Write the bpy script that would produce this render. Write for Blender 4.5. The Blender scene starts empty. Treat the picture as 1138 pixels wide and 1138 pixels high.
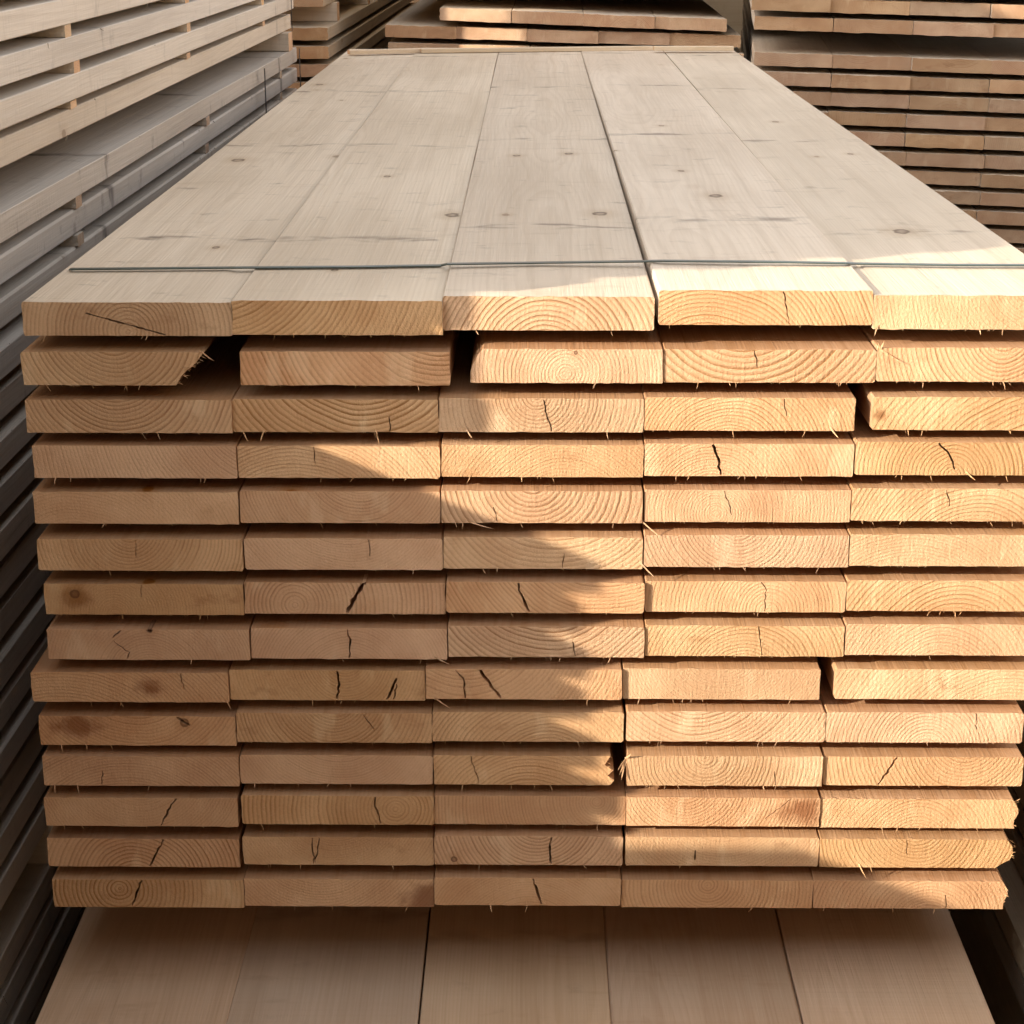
import bpy, bmesh, math, random
from mathutils import Vector, Matrix
from mathutils.geometry import delaunay_2d_cdt
rad = math.radians
S = bpy.context.scene
COL = S.collection
random.seed(7)

# ------------------------------------------------------------------ camera
ZC = 2.13                       # lens height above the ground
F = 2074.0 / 1138.0
PITCH = rad(18.3)
YAW = math.atan(26 * math.cos(PITCH) / 2074)
cam = bpy.data.cameras.new('camera')
cam.sensor_width = 36.0
cam.sensor_fit = 'HORIZONTAL'
cam.lens = 36.0 * F
cam.clip_start = 0.05
cam.clip_end = 2000
camo = bpy.data.objects.new('camera', cam)
COL.objects.link(camo)
camo.location = (0, 0, ZC)
camo.rotation_euler = (rad(90) - PITCH, 0, YAW)
S.camera = camo
RM = camo.rotation_euler.to_matrix()


def at(px, py, Y):
    """point of the plane y = Y seen at a pixel of the 1138 px photograph"""
    d = RM @ Vector(((px - 569) / 2074, -(py - 569) / 2074, -1.0))
    k = Y / d.y
    return Vector((d.x * k, Y, ZC + d.z * k))


# ------------------------------------------------------------------ tags
def tag(o, label=None, cat=None, group=None, kind=None):
    if label: o['label'] = label
    if cat: o['category'] = cat
    if group: o['group'] = group
    if kind: o['kind'] = kind
    return o


def link(name, me, mats=()):
    o = bpy.data.objects.new(name, me)
    COL.objects.link(o)
    for m in mats:
        if m.name not in [x.name for x in me.materials if x]:
            me.materials.append(m)
    return o


ORD = ['zeroth', 'first', 'second', 'third', 'fourth', 'fifth', 'sixth', 'seventh', 'eighth', 'ninth',
       'tenth', 'eleventh', 'twelfth', 'thirteenth', 'fourteenth', 'fifteenth', 'sixteenth', 'seventeenth']


# ------------------------------------------------------------------ node helper
class NT:
    def __init__(self, name):
        self.m = bpy.data.materials.new(name)
        self.m.use_nodes = True
        self.t = self.m.node_tree
        self.bsdf = self.t.nodes['Principled BSDF']
        self.bsdf.inputs['Specular IOR Level'].default_value = 0.25

    def n(self, kind, **kw):
        nd = self.t.nodes.new(kind)
        for k, v in kw.items():
            setattr(nd, k, v)
        return nd

    def put(self, sock, v):
        if v is None: return
        if hasattr(v, 'is_output') or isinstance(v, bpy.types.NodeSocket):
            self.t.links.new(v, sock)
        else:
            sock.default_value = v

    def math(self, op, a, b=None, c=None, clamp=False):
        nd = self.n('ShaderNodeMath', operation=op, use_clamp=clamp)
        self.put(nd.inputs[0], a); self.put(nd.inputs[1], b); self.put(nd.inputs[2], c)
        return nd.outputs[0]

    def comb(self, x, y, z):
        nd = self.n('ShaderNodeCombineXYZ')
        self.put(nd.inputs[0], x); self.put(nd.inputs[1], y); self.put(nd.inputs[2], z)
        return nd.outputs[0]

    def sep(self, v):
        nd = self.n('ShaderNodeSeparateXYZ')
        self.put(nd.inputs[0], v)
        return nd.outputs

    def vm(self, op, a, b=None):
        nd = self.n('ShaderNodeVectorMath', operation=op)
        self.put(nd.inputs[0], a)
        if b is not None: self.put(nd.inputs[1], b)
        return nd.outputs[1] if op in ('LENGTH', 'DISTANCE') else nd.outputs[0]

    def noise(self, v, scale, detail=3, rough=0.55):
        nd = self.n('ShaderNodeTexNoise')
        self.put(nd.inputs['Vector'], v)
        nd.inputs['Scale'].default_value = scale
        nd.inputs['Detail'].default_value = detail
        nd.inputs['Roughness'].default_value = rough
        return nd.outputs[0]

    def step(self, v, a, b, lo=0.0, hi=1.0):
        nd = self.n('ShaderNodeMapRange', interpolation_type='SMOOTHSTEP')
        self.put(nd.inputs['Value'], v)
        self.put(nd.inputs['From Min'], a); self.put(nd.inputs['From Max'], b)
        self.put(nd.inputs['To Min'], lo); self.put(nd.inputs['To Max'], hi)
        return nd.outputs[0]

    def mix(self, f, a, b, blend='MIX'):
        nd = self.n('ShaderNodeMix', data_type='RGBA', blend_type=blend)
        self.put(nd.inputs[0], f)
        for i, v in ((6, a), (7, b)):
            if isinstance(v, (tuple, list)): v = (*v[:3], 1)
            self.put(nd.inputs[i], v)
        return nd.outputs[2]

    def attr(self, name):
        nd = self.n('ShaderNodeAttribute', attribute_type='OBJECT', attribute_name=name)
        return nd.outputs['Vector']

    def attrf(self, name):
        nd = self.n('ShaderNodeAttribute', attribute_type='OBJECT', attribute_name=name)
        return nd.outputs['Fac']

    def hsv(self, col, h, s, v):
        nd = self.n('ShaderNodeHueSaturation')
        self.put(nd.inputs['Hue'], h); self.put(nd.inputs['Saturation'], s); self.put(nd.inputs['Value'], v)
        self.put(nd.inputs['Color'], col)
        return nd.outputs[0]

    def bump(self, h, strength, dist, prev=None):
        nd = self.n('ShaderNodeBump')
        nd.inputs['Strength'].default_value = strength
        nd.inputs['Distance'].default_value = dist
        self.put(nd.inputs['Height'], h)
        if prev is not None: self.put(nd.inputs['Normal'], prev)
        return nd.outputs[0]

    def done(self, col, rough, normal=None):
        self.put(self.bsdf.inputs['Base Color'], col if not isinstance(col, tuple) else (*col, 1))
        self.put(self.bsdf.inputs['Roughness'], rough)
        if normal is not None: self.put(self.bsdf.inputs['Normal'], normal)
        return self.m


def wood_coords(N):
    tc = N.n('ShaderNodeTexCoord')
    P = tc.outputs['Object']
    rnd = N.n('ShaderNodeObjectInfo').outputs['Random']
    off = N.comb(N.math('MULTIPLY', rnd, 37.0), N.math('MULTIPLY', rnd, 91.0), N.math('MULTIPLY', rnd, 53.0))
    Q = N.vm('ADD', P, off)
    return P, Q, rnd


def ring_value(N, P, Q, drift):
    """annual rings round the pith at obj['ring'] = (x, z, rings per metre)"""
    ring = N.sep(N.attr('ring'))
    p = N.sep(P)
    # the pith wanders slowly along the board
    q = N.sep(Q)
    wob = N.noise(N.comb(0.0, q[1], q[2]), 0.7, 2) if drift else None
    cx = ring[0]; cz = ring[1]
    if drift:
        cz = N.math('ADD', cz, N.math('MULTIPLY', N.math('SUBTRACT', wob, 0.5), 0.10))
    dx = N.math('SUBTRACT', p[0], cx)
    dz = N.math('SUBTRACT', p[2], cz)
    r = N.math('SQRT', N.math('ADD', N.math('MULTIPLY', dx, dx), N.math('MULTIPLY', dz, dz)))
    lowv = N.noise(N.vm('MULTIPLY', Q, (1, .1, 1)) if drift else Q, 9.0, 1)
    midv = N.noise(N.vm('MULTIPLY', Q, (1, .12, 1)) if drift else Q, 55.0, 2)
    r2 = N.math('ADD', r, N.math('MULTIPLY', N.math('SUBTRACT', lowv, 0.5), 0.016))
    r2 = N.math('ADD', r2, N.math('MULTIPLY', N.math('SUBTRACT', midv, 0.5), 0.0022))
    # rings get tighter away from the pith
    ph = N.math('MULTIPLY', N.math('POWER', r2, 0.92), ring[2])
    fr = N.math('FRACT', ph)
    late = N.math('MULTIPLY', N.step(fr, 0.30, 0.86), N.step(fr, 1.0, 0.90))
    idx = N.math('FLOOR', ph)
    wn = N.n('ShaderNodeTexWhiteNoise', noise_dimensions='1D')
    N.put(wn.inputs['W'], idx)
    late = N.math('MULTIPLY', late, N.math('MULTIPLY_ADD', wn.outputs['Value'], 0.7, 0.4))
    return late, r, p


def knots(N, P, Q, names, face):
    """dark knots at the places written on the object"""
    core = None; halo = None
    wob = N.noise(Q, 60.0, 2)
    for nm in names:
        k = N.sep(N.attr(nm))
        p = N.sep(P)
        dx = N.math('SUBTRACT', p[0], k[0])
        dy = N.math('SUBTRACT', p[1] if face else p[2], k[1])
        if face: dy = N.math('MULTIPLY', dy, 0.62)
        d = N.math('SQRT', N.math('ADD', N.math('MULTIPLY', dx, dx), N.math('MULTIPLY', dy, dy)))
        d = N.math('DIVIDE', d, N.math('MAXIMUM', k[2], 0.0001))
        d = N.math('ADD', d, N.math('MULTIPLY', N.math('SUBTRACT', wob, 0.5), 0.9))
        c = N.math('MULTIPLY', N.step(d, 1.05, 0.75), N.step(d, 0.15, 0.75, 0.5, 1.0))
        h = N.step(d, 3.4, 0.9)
        core = c if core is None else N.math('MAXIMUM', core, c)
        halo = h if halo is None else N.math('MAXIMUM', halo, h)
    return core, halo


def make_end():
    N = NT('sawn_end_grain')
    P, Q, rnd = wood_coords(N)
    late, r, p = ring_value(N, P, Q, False)
    tone = N.sep(N.attr('tone'))            # value, saturation, ring contrast
    patch = N.noise(Q, 14.0, 3)
    fine = N.noise(Q, 420.0, 3, 0.7)
    spk = N.noise(Q, 900.0, 1)
    base = N.mix(N.step(patch, 0.3, 0.7), (0.71, 0.470, 0.272), (0.60, 0.362, 0.196))
    # heartwood: warmer near the pith on some boards
    heart = N.math('MULTIPLY', N.step(N.math('ADD', r, N.math('MULTIPLY', patch, 0.03)), 0.105, 0.075), N.step(rnd, 0.45, 0.6))
    base = N.mix(N.math('MULTIPLY', heart, 0.45), base, (0.50, 0.285, 0.145))
    fade = N.step(N.noise(Q, 7.0, 2), 0.28, 0.62, 0.35, 1.0)
    amt = N.math('MULTIPLY', N.math('MULTIPLY', late, fade), N.math('MULTIPLY', tone[2], 1.25), None, True)
    col = N.mix(amt, base, (0.36, 0.185, 0.075))
    # medullary rays and saw fuzz
    col = N.mix(N.math('MULTIPLY', N.step(fine, 0.50, 0.78), 0.22), col, (0.80, 0.62, 0.42))
    col = N.mix(N.math('MULTIPLY', N.step(fine, 0.46, 0.22), 0.30), col, (0.33, 0.18, 0.085))
    # resin and weather stain
    st = N.sep(N.attr('stain'))
    sx = N.math('SUBTRACT', p[0], st[0]); sz = N.math('MULTIPLY', N.math('SUBTRACT', p[2], st[1]), 1.4)
    sd = N.math('SQRT', N.math('ADD', N.math('MULTIPLY', sx, sx), N.math('MULTIPLY', sz, sz)))
    sd = N.math('DIVIDE', sd, N.math('MAXIMUM', st[2], 0.0001))
    sd = N.math('ADD', sd, N.math('MULTIPLY', N.math('SUBTRACT', N.noise(Q, 30.0, 4, 0.65), 0.5), 2.6))
    col = N.mix(N.math('MULTIPLY', N.step(sd, 1.3, 0.2), 0.8), col, (0.22, 0.085, 0.03))
    pale = N.step(N.noise(N.vm('MULTIPLY', Q, (1.6, 1, .6)), 17.0, 3, 0.6), 0.58, 0.72)
    col = N.mix(N.math('MULTIPLY', pale, 0.40), col, (0.80, 0.60, 0.38))
    blot = N.step(N.noise(N.vm('MULTIPLY', Q, (1, 1, 1.8)), 20.0, 4, 0.62), 0.58, 0.74)
    col = N.mix(N.math('MULTIPLY', blot, N.step(rnd, 0.2, 0.8, 0.12, 0.5)), col, (0.36, 0.18, 0.08))
    core, halo = knots(N, P, Q, ('end_knot',), False)
    col = N.mix(N.math('MULTIPLY', halo, 0.35), col, (0.42, 0.22, 0.09))
    col = N.mix(N.math('MULTIPLY', core, 0.8), col, (0.13, 0.06, 0.03))
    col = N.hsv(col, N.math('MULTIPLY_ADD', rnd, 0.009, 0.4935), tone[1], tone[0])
    saw = N.noise(N.vm('MULTIPLY', Q, (260.0, 60.0, 30.0)), 1.0, 1)
    h = N.math('MULTIPLY', N.math('MULTIPLY', late, tone[2]), -0.55)
    h = N.math('ADD', h, N.math('MULTIPLY', fine, 1.1))
    h = N.math('ADD', h, N.math('MULTIPLY', saw, 0.6))
    b = N.bump(h, 0.75, 0.0014)
    return N.done(col, 0.82, b)


def make_face():
    N = NT('sawn_pine_face')
    P, Q, rnd = wood_coords(N)
    late, r, p = ring_value(N, P, Q, True)
    tone = N.sep(N.attr('face_tone'))       # value, saturation, stain
    q = N.sep(Q)
    grain = N.noise(N.vm('MULTIPLY', Q, (70.0, 1.6, 70.0)), 1.0, 4, 0.6)
    fib = N.noise(N.vm('MULTIPLY', Q, (420.0, 9.0, 420.0)), 1.0, 2, 0.6)
    broad = N.noise(N.vm('MULTIPLY', Q, (5.0, 1.3, 5.0)), 1.0, 3)
    base = N.mix(N.step(broad, 0.3, 0.7), (0.665, 0.562, 0.445), (0.560, 0.462, 0.355))
    col = N.mix(N.math('MULTIPLY', late, 0.20), base, (0.42, 0.32, 0.22))
    col = N.mix(N.math('MULTIPLY', N.step(grain, 0.42, 0.72), 0.34), col, (0.44, 0.345, 0.25))
    col = N.mix(N.math('MULTIPLY', N.step(fib, 0.5, 0.8), 0.18), col, (0.78, 0.70, 0.58))
    # saw marks across the board
    saw = N.noise(N.comb(N.math('MULTIPLY', q[0], 1.2), N.math('MULTIPLY', q[1], 210.0), N.math('MULTIPLY', q[2], 20.0)), 1.0, 2)
    sawl = N.noise(N.comb(N.math('MULTIPLY', q[0], 9.0), N.math('MULTIPLY', q[1], 30.0), N.math('MULTIPLY', q[2], 9.0)), 1.0, 3)
    col = N.mix(N.math('MULTIPLY', N.step(saw, 0.48, 0.72), 0.05), col, (0.42, 0.335, 0.25))
    col = N.mix(N.math('MULTIPLY', N.step(sawl, 0.60, 0.78), 0.30), col, (0.40, 0.31, 0.22))
    # damp marks where laths had lain across
    m = N.math('FRACT', N.math('DIVIDE', N.math('ADD', p[1], N.math('MULTIPLY_ADD', rnd, 0.16, -0.06)), 0.935))
    edge = N.math('ABSOLUTE', N.math('SUBTRACT', m, 0.503))
    wv = N.math('MULTIPLY', N.math('SUBTRACT', N.noise(Q, 12.0, 3), 0.5), 0.02)
    band = N.step(N.math('ADD', edge, N.math('MULTIPLY', wv, 1.8)), 0.032, 0.004)
    sm = N.step(N.noise(N.vm('MULTIPLY', Q, (14.0, 26.0, 14.0)), 1.0, 3), 0.47, 0.66)
    stain = N.math('MULTIPLY', N.math('MULTIPLY', band, sm), N.math('MULTIPLY', tone[2], 0.8))
    col = N.mix(stain, col, (0.20, 0.155, 0.12))
    # long grey smears
    sm2 = N.step(N.noise(N.vm('MULTIPLY', Q, (15.0, 22.0, 15.0)), 1.0, 5, 0.68), 0.58, 0.76)
    col = N.mix(N.math('MULTIPLY', sm2, N.math('MULTIPLY', tone[2], 0.62)), col, (0.27, 0.215, 0.165))
    # random small knots
    vo = N.n('ShaderNodeTexVoronoi', feature='F1')
    N.put(vo.inputs['Vector'], N.vm('MULTIPLY', Q, (11.0, 6.0, 11.0)))
    vo.inputs['Scale'].default_value = 1.0
    pick = N.math('GREATER_THAN', N.sep(vo.outputs['Color'])[0], 0.68)
    rk = N.math('MULTIPLY_ADD', N.sep(vo.outputs['Color'])[1], 0.07, 0.028)
    vd = N.math('ADD', vo.outputs['Distance'], N.math('MULTIPLY', N.math('SUBTRACT', N.noise(Q, 70.0, 2), 0.5), 0.05))
    kc = N.math('MULTIPLY', pick, N.step(N.math('DIVIDE', vd, rk), 1.15, 0.7))
    kh = N.math('MULTIPLY', pick, N.step(N.math('DIVIDE', vd, rk), 3.2, 1.0))
    col = N.mix(N.math('MULTIPLY', kh, 0.30), col, (0.42, 0.30, 0.19))
    col = N.mix(N.math('MULTIPLY', kc, 0.62), col, (0.215, 0.135, 0.08))
    core, halo = knots(N, P, Q, ('knot_a', 'knot_b', 'knot_c'), True)
    col = N.mix(N.math('MULTIPLY', halo, 0.34), col, (0.40, 0.28, 0.17))
    col = N.mix(N.math('MULTIPLY', core, 0.82), col, (0.13, 0.085, 0.055))
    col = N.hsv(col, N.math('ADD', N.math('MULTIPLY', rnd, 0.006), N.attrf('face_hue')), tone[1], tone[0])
    h = N.math('ADD', N.math('MULTIPLY', saw, 0.3), N.math('MULTIPLY', fib, 0.4))
    h = N.math('ADD', h, N.math('MULTIPLY', grain, 0.8))
    b = N.bump(h, 0.75, 0.0018)
    return N.done(col, 0.78, b)


END = make_end()
FACE = make_face()


def plain(name, c, rough=0.6, var=0.25, scale=40.0):
    N = NT(name)
    tc = N.n('ShaderNodeTexCoord').outputs['Object']
    f = N.noise(tc, scale, 4)
    col = N.mix(N.step(f, 0.3, 0.7), tuple(x * (1 - var) for x in c), tuple(min(1, x * (1 + var)) for x in c))
    return N.done(col, rough, N.bump(f, 0.2, 0.001))


STRAP = plain('green_plastic_strap', (0.040, 0.060, 0.050), 0.42, 0.15, 25)
WIRE = plain('dark_steel_band', (0.035, 0.032, 0.032), 0.5, 0.3, 60)


def make_ground():
    N = NT('packed_gravel')
    tc = N.n('ShaderNodeTexCoord').outputs['Object']
    a = N.noise(tc, 1.3, 4); g = N.noise(tc, 55.0, 3, 0.7)
    vo = N.n('ShaderNodeTexVoronoi'); N.put(vo.inputs['Vector'], tc); vo.inputs['Scale'].default_value = 60.0
    col = N.mix(a, (0.13, 0.105, 0.085), (0.23, 0.195, 0.16))
    col = N.mix(N.math('MULTIPLY', N.step(g, 0.4, 0.7), 0.5), col, (0.30, 0.265, 0.225))
    return N.done(col, 0.95, N.bump(N.math('ADD', vo.outputs['Distance'], g), 0.7, 0.012))


me = bpy.data.meshes.new('ground')
bm = bmesh.new()
R = 400
vs = [bm.verts.new((x, y, 0)) for x, y in ((-R, -R), (R, -R), (R, R), (-R, R))]
bm.faces.new(vs); bm.to_mesh(me); bm.free()
tag(link('ground', me, [make_ground()]), kind='structure')

# ------------------------------------------------------------------ board mesh
BW, BT = 0.2268, 0.0370


def rect_outline(w, t, rng, rough=0.0005, chamf=0.0016, step=0.011):
    """closed outline, counter-clockwise seen from -y: bottom, right, top, left"""
    pts = []
    nb = max(4, int(w / step)); ns = max(3, int(t / 0.008))
    c = chamf
    for i in range(nb): pts.append((c + (w - 2 * c) * i / nb, 0))
    pts.append((w - c, 0))
    for i in range(ns): pts.append((w, c + (t - 2 * c) * i / ns))
    pts.append((w, t - c))
    for i in range(nb): pts.append((w - c - (w - 2 * c) * i / nb, t))
    pts.append((c, t))
    for i in range(ns): pts.append((0, t - c - (t - 2 * c) * i / ns))
    pts.append((0, c))
    return pts


def densify(poly, step=0.010):
    out = []
    for i, a in enumerate(poly):
        b = poly[(i + 1) % len(poly)]
        d = math.hypot(b[0] - a[0], b[1] - a[1])
        n = max(1, int(d / step))
        for k in range(n):
            out.append((a[0] + (b[0] - a[0]) * k / n, a[1] + (b[1] - a[1]) * k / n))
    return out


def inside(p, poly):
    x, y = p; r = False
    j = len(poly) - 1
    for i in range(len(poly)):
        xi, yi = poly[i]; xj, yj = poly[j]
        if (yi > y) != (yj > y) and x < (xj - xi) * (y - yi) / (yj - yi) + xi: r = not r
        j = i
    return r


def crack_poly(line, w, rng):
    """thin irregular lens round a polyline"""
    pts = []
    for i in range(len(line) - 1):
        a, b = line[i], line[i + 1]
        n = max(2, int(math.hypot(b[0] - a[0], b[1] - a[1]) / 0.004))
        for k in range(n):
            f = k / n
            pts.append((a[0] + (b[0] - a[0]) * f + rng.uniform(-.0011, .0011), a[1] + (b[1] - a[1]) * f))
    pts.append(line[-1])
    L = []; Rr = []
    n = len(pts)
    for i, p in enumerate(pts):
        q0 = pts[max(0, i - 1)]; q1 = pts[min(n - 1, i + 1)]
        dx, dy = q1[0] - q0[0], q1[1] - q0[1]
        l = math.hypot(dx, dy) or 1
        nx, ny = -dy / l, dx / l
        ww = w * 0.5 * (0.75 + 0.35 * math.sin(math.pi * min(0.9, max(0.15, i / (n - 1))))) * rng.uniform(.6, 1.4)
        L.append((p[0] + nx * ww, p[1] + ny * ww)); Rr.append((p[0] - nx * ww, p[1] - ny * ww))
    return L + Rr[::-1]


def add_splinter(bm, p, d, r, mi=0, curl=0.0):
    """tapering fibre of wood"""
    p = Vector(p); d = Vector(d)
    a = d.cross(Vector((0.3, 0.7, 0.2))).normalized(); b = d.cross(a).normalized()
    rings = []
    for f, rr in ((-0.15, r), (0.45, r * 0.8), (0.8, r * .5)):
        c = p + d * f + a * curl * f * f
        rings.append([bm.verts.new(c + a * math.cos(t) * rr + b * math.sin(t) * rr * .55) for t in (0, 2.1, 4.2)])
    tip = bm.verts.new(p + d + a * curl)
    for r0, r1 in zip(rings, rings[1:]):
        for k in range(3):
            bm.faces.new((r0[k], r0[(k + 1) % 3], r1[(k + 1) % 3], r1[k])).material_index = mi
    for k in range(3):
        bm.faces.new((rings[-1][k], rings[-1][(k + 1) % 3], tip)).material_index = mi
    bm.faces.new(rings[0][::-1]).material_index = mi


def board_mesh(name, outline, length, rng, cracks=(), far=None, rough=0.0006, splinters=(), sag=0.0, segs=1):
    """a sawn board along +y; far = outline of the far end (same count) or None; material 0 end grain, 1 face"""
    bm = bmesh.new()
    n = len(outline)
    ow = max(p[0] for p in outline); ot = max(p[1] for p in outline)
    jit = [(x + rng.gauss(0, rough), z + (rng.gauss(0, rough) if z > 0.001 else -abs(rng.gauss(0, rough * 1.5)) * .6 + rng.gauss(0, rough * .5)))
           for x, z in outline]
    # front ring and end face with real, open checks
    co = [Vector(p) for p in jit]
    edges = [(i, (i + 1) % n) for i in range(n)]
    cps = []
    for line, w in cracks:
        cp = crack_poly(line, w, rng)
        b0 = len(co); co += [Vector(p) for p in cp]
        edges += [(b0 + i, b0 + (i + 1) % len(cp)) for i in range(len(cp))]
        cps.append(cp)
    vs, es, fs, ov, oe, of = delaunay_2d_cdt(co, edges, [], 1, 1e-7)
    fv = [bm.verts.new((v.x, 0, v.y)) for v in vs]
    keep = []
    for f in fs:
        c = sum((vs[i] for i in f), Vector((0, 0))) / len(f)
        hole = any(inside(c, cp) for cp in cps)
        if hole:
            keep.append(f); continue
        q = [fv[i] for i in f]
        try:
            fa = bm.faces.new(q); fa.material_index = 0
        except ValueError:
            pass
    if keep:
        cnt = {}
        for f in keep:
            for i in range(len(f)):
                a, b = f[i], f[(i + 1) % len(f)]
                cnt.setdefault((min(a, b), max(a, b)), []).append((a, b))
        deep = {}
        def dv(i):
            if i not in deep: deep[i] = bm.verts.new((vs[i].x, 0.028, vs[i].y))
            return deep[i]
        for f in keep:
            try: bm.faces.new([dv(i) for i in f]).material_index = 0
            except ValueError: pass
        for k, l in cnt.items():
            if len(l) == 1:
                a, b = l[0]
                try: bm.faces.new((fv[a], fv[b], dv(b), dv(a))).material_index = 0
                except ValueError: pass
    # map the outline to the cdt vertices
    fr = []
    for i in range(n):
        best = min(range(len(vs)), key=lambda k: (vs[k] - co[i]).length_squared) if not any(i in o for o in ov) else next(k for k, o in enumerate(ov) if i in o)
        fr.append(fv[best])
    rings = [fr]
    far = far or outline
    for s in [0.006 / length] + [k / segs for k in range(1, segs + 1)]:
        bend = sag * math.sin(math.pi * s)
        jx = rng.gauss(0, 0.0006) if 0.01 < s < 0.99 else 0
        rings.append([bm.verts.new((a[0] + (b[0] - a[0]) * s + jx, s * length, a[1] + (b[1] - a[1]) * s + bend)) for a, b in zip(outline, far)])
    for r0, r1 in zip(rings, rings[1:]):
        for i in range(n):
            j = (i + 1) % n
            if r0[i] is r0[j]: continue
            try: bm.faces.new((r0[i], r1[i], r1[j], r0[j])).material_index = 1
            except ValueError: pass
    try: bm.faces.new(rings[-1]).material_index = 0
    except ValueError: pass
    bmesh.ops.recalc_face_normals(bm, faces=bm.faces[:])
    for sp in splinters:
        add_splinter(bm, *sp)
    me = bpy.data.meshes.new(name)
    bm.to_mesh(me); bm.free()
    me.materials.append(END); me.materials.append(FACE)
    return me


def wood_props(o, rng, ring=None, tone=None, face=None):
    if ring is None:
        kind = rng.random()
        if kind < .45:   ring = (rng.uniform(.04, .19), rng.uniform(.045, .13), rng.uniform(170, 280))
        elif kind < .8:  ring = (rng.uniform(.04, .19), rng.uniform(-.10, -.01), rng.uniform(170, 280))
        else:            ring = (rng.choice((-.05, .28)) + rng.uniform(-.03, .03), rng.uniform(-.05, .09), rng.uniform(170, 260))
    o['ring'] = [float(x) for x in ring]
    o['tone'] = [float(x) for x in (tone or (rng.uniform(.9, 1.06), rng.uniform(.9, 1.05), rng.uniform(.35, .8)))]
    o['face_tone'] = [float(x) for x in (face or (rng.uniform(.93, 1.05), rng.uniform(.92, 1.08), rng.uniform(.4, 1.0)))]
    if 'face_hue' not in o: o['face_hue'] = 0.497
    for k in ('knot_a', 'knot_b', 'knot_c', 'end_knot', 'stain'):
        if k not in o: o[k] = [-9.0, -9.0, 0.001]


# ------------------------------------------------------------------ the front stack
YF = 1.97
ROWS = [
    ([(25, 258, 373), (258.3, 491.7, 372), (492, 727, 367), (732, 970.3, 361), (970.6, 1203, 366)]),
    ([(24, 234, 428), (267, 500, 428), (522, 736.5, 425.5), (737, 973, 425), (974, 1208, 424)]),
    ([(29, 258, 481), (258.6, 487.5, 480), (488, 715, 480), (716, 950, 478.5), (969, 1199, 478)]),
    ([(37, 263, 531), (264, 489, 531), (491, 715, 530), (716.5, 948.5, 529), (950.5, 1180, 528)]),
    ([(38, 265, 582), (267, 489, 581), (490.5, 714, 581), (716, 945, 580), (946.5, 1174, 579)]),
    ([(42, 270, 634), (272, 492, 633), (493, 714, 632), (716, 943, 630), (944, 1170, 629)]),
    ([(50, 270.5, 683), (272, 495, 682), (496, 716, 681), (716.6, 940, 680), (941, 1165, 679)]),
    ([(53, 277, 733), (279, 497, 732), (498, 716, 730), (717, 938, 729), (939.5, 1160, 728)]),
    ([(35, 254, 780), (255.5, 472.5, 778), (473, 691, 777), (692, 911, 777), (928, 1150, 777)]),
    ([(44, 262, 828), (263, 480, 825), (480.6, 693, 824), (696, 917, 824), (917.8, 1137, 825)]),
    ([(48, 265.5, 873), (267, 481, 871), (481.6, 684, 872), (697, 914, 873), (914.8, 1137, 873)]),
    ([(50, 264, 918), (268.5, 482, 916), (483, 695, 916), (695.8, 911, 918), (911.6, 1132, 920)]),
    ([(53, 266, 963), (270, 482, 961), (482.8, 692, 961), (695, 910, 962), (910.8, 1126, 964)]),
    ([(59, 271, 1008), (271.8, 482, 1007), (482.8, 690, 1006), (690.6, 903, 1008.5), (903.8, 1120, 1009.5)]),
]
FAR1 = [388, 466, 555, 645, 735, 812]
CRACKS = {
    (1, 1): [([(95, 348), (146, 362), (184, 371)], 1.6)],
    (1, 4): [([(871, 326), (874, 345), (877, 359)], 1.2)],
    (3, 3): [([(603, 446), (608, 461), (613, 478)], 1.2)],
    (4, 4): [([(793, 488), (797, 506), (801, 527)], 2.4)],
    (4, 5): [([(1043, 487), (1056, 506), (1061, 522)], 1.6)],
    (5, 4): [([(805, 550), (813, 572)], 1.0)],
    (7, 2): [([(407, 641), (404, 652), (392, 668), (386, 680)], 4.2)],
    (7, 3): [([(576, 642), (577, 656), (583, 669), (589, 679)], 2.2)],
    (7, 1): [([(157, 648), (157, 664)], 1.0)],
    (7, 4): [([(847, 642), (851, 656), (850, 676)], 1.0)],
    (8, 1): [([(133, 697), (125, 709)], 1.2), ([(126, 712), (143, 725), (142, 731)], 1.3), ([(168, 692), (164, 700)], 3.0)],
    (8, 2): [([(386, 697), (390, 714), (388, 729)], 1.7)],
    (8, 4): [([(843, 692), (847, 727)], .9)],
    (9, 2): [([(375, 741), (377, 757), (375, 775)], 2.2), ([(430, 775), (441, 754)], 2.6), ([(441, 760), (437, 776)], 1.2)],
    (9, 3): [([(505, 741), (515, 754), (517, 774)], 1.6), ([(534, 741), (538, 752), (549, 766), (557, 775)], 2.8)],
    (10, 2): [([(404, 790), (416, 812)], .9)],
    (10, 1): [([(197, 797), (211, 806)], 2.6)],
    (11, 3): [([(523, 841), (528, 856), (532, 870)], 1.0)],
    (11, 5): [([(997, 841), (988, 856), (976, 871)], 2.2)],
    (12, 1): [([(196, 885), (188, 898), (179, 916)], 1.6)],
    (12, 2): [([(417, 884), (417, 896), (423, 913)], 1.7)],
    (12, 4): [([(880, 885), (850, 910)], .8)],
    (13, 1): [([(182, 929), (175, 946), (166, 961)], 1.9)],
    (13, 2): [([(347, 931), (349, 956)], 1.2), ([(350, 957), (355, 931)], 1.2)],
    (13, 3): [([(612, 928), (610, 942), (613, 959)], 2.2)],
    (13, 4): [([(773, 945), (772, 956)], 1.6)],
    (14, 1): [([(157, 974), (154, 986), (147, 1006)], 1.9)],
    (14, 3): [([(592, 972), (594, 982), (602, 1004)], 2.2)],
}
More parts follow.
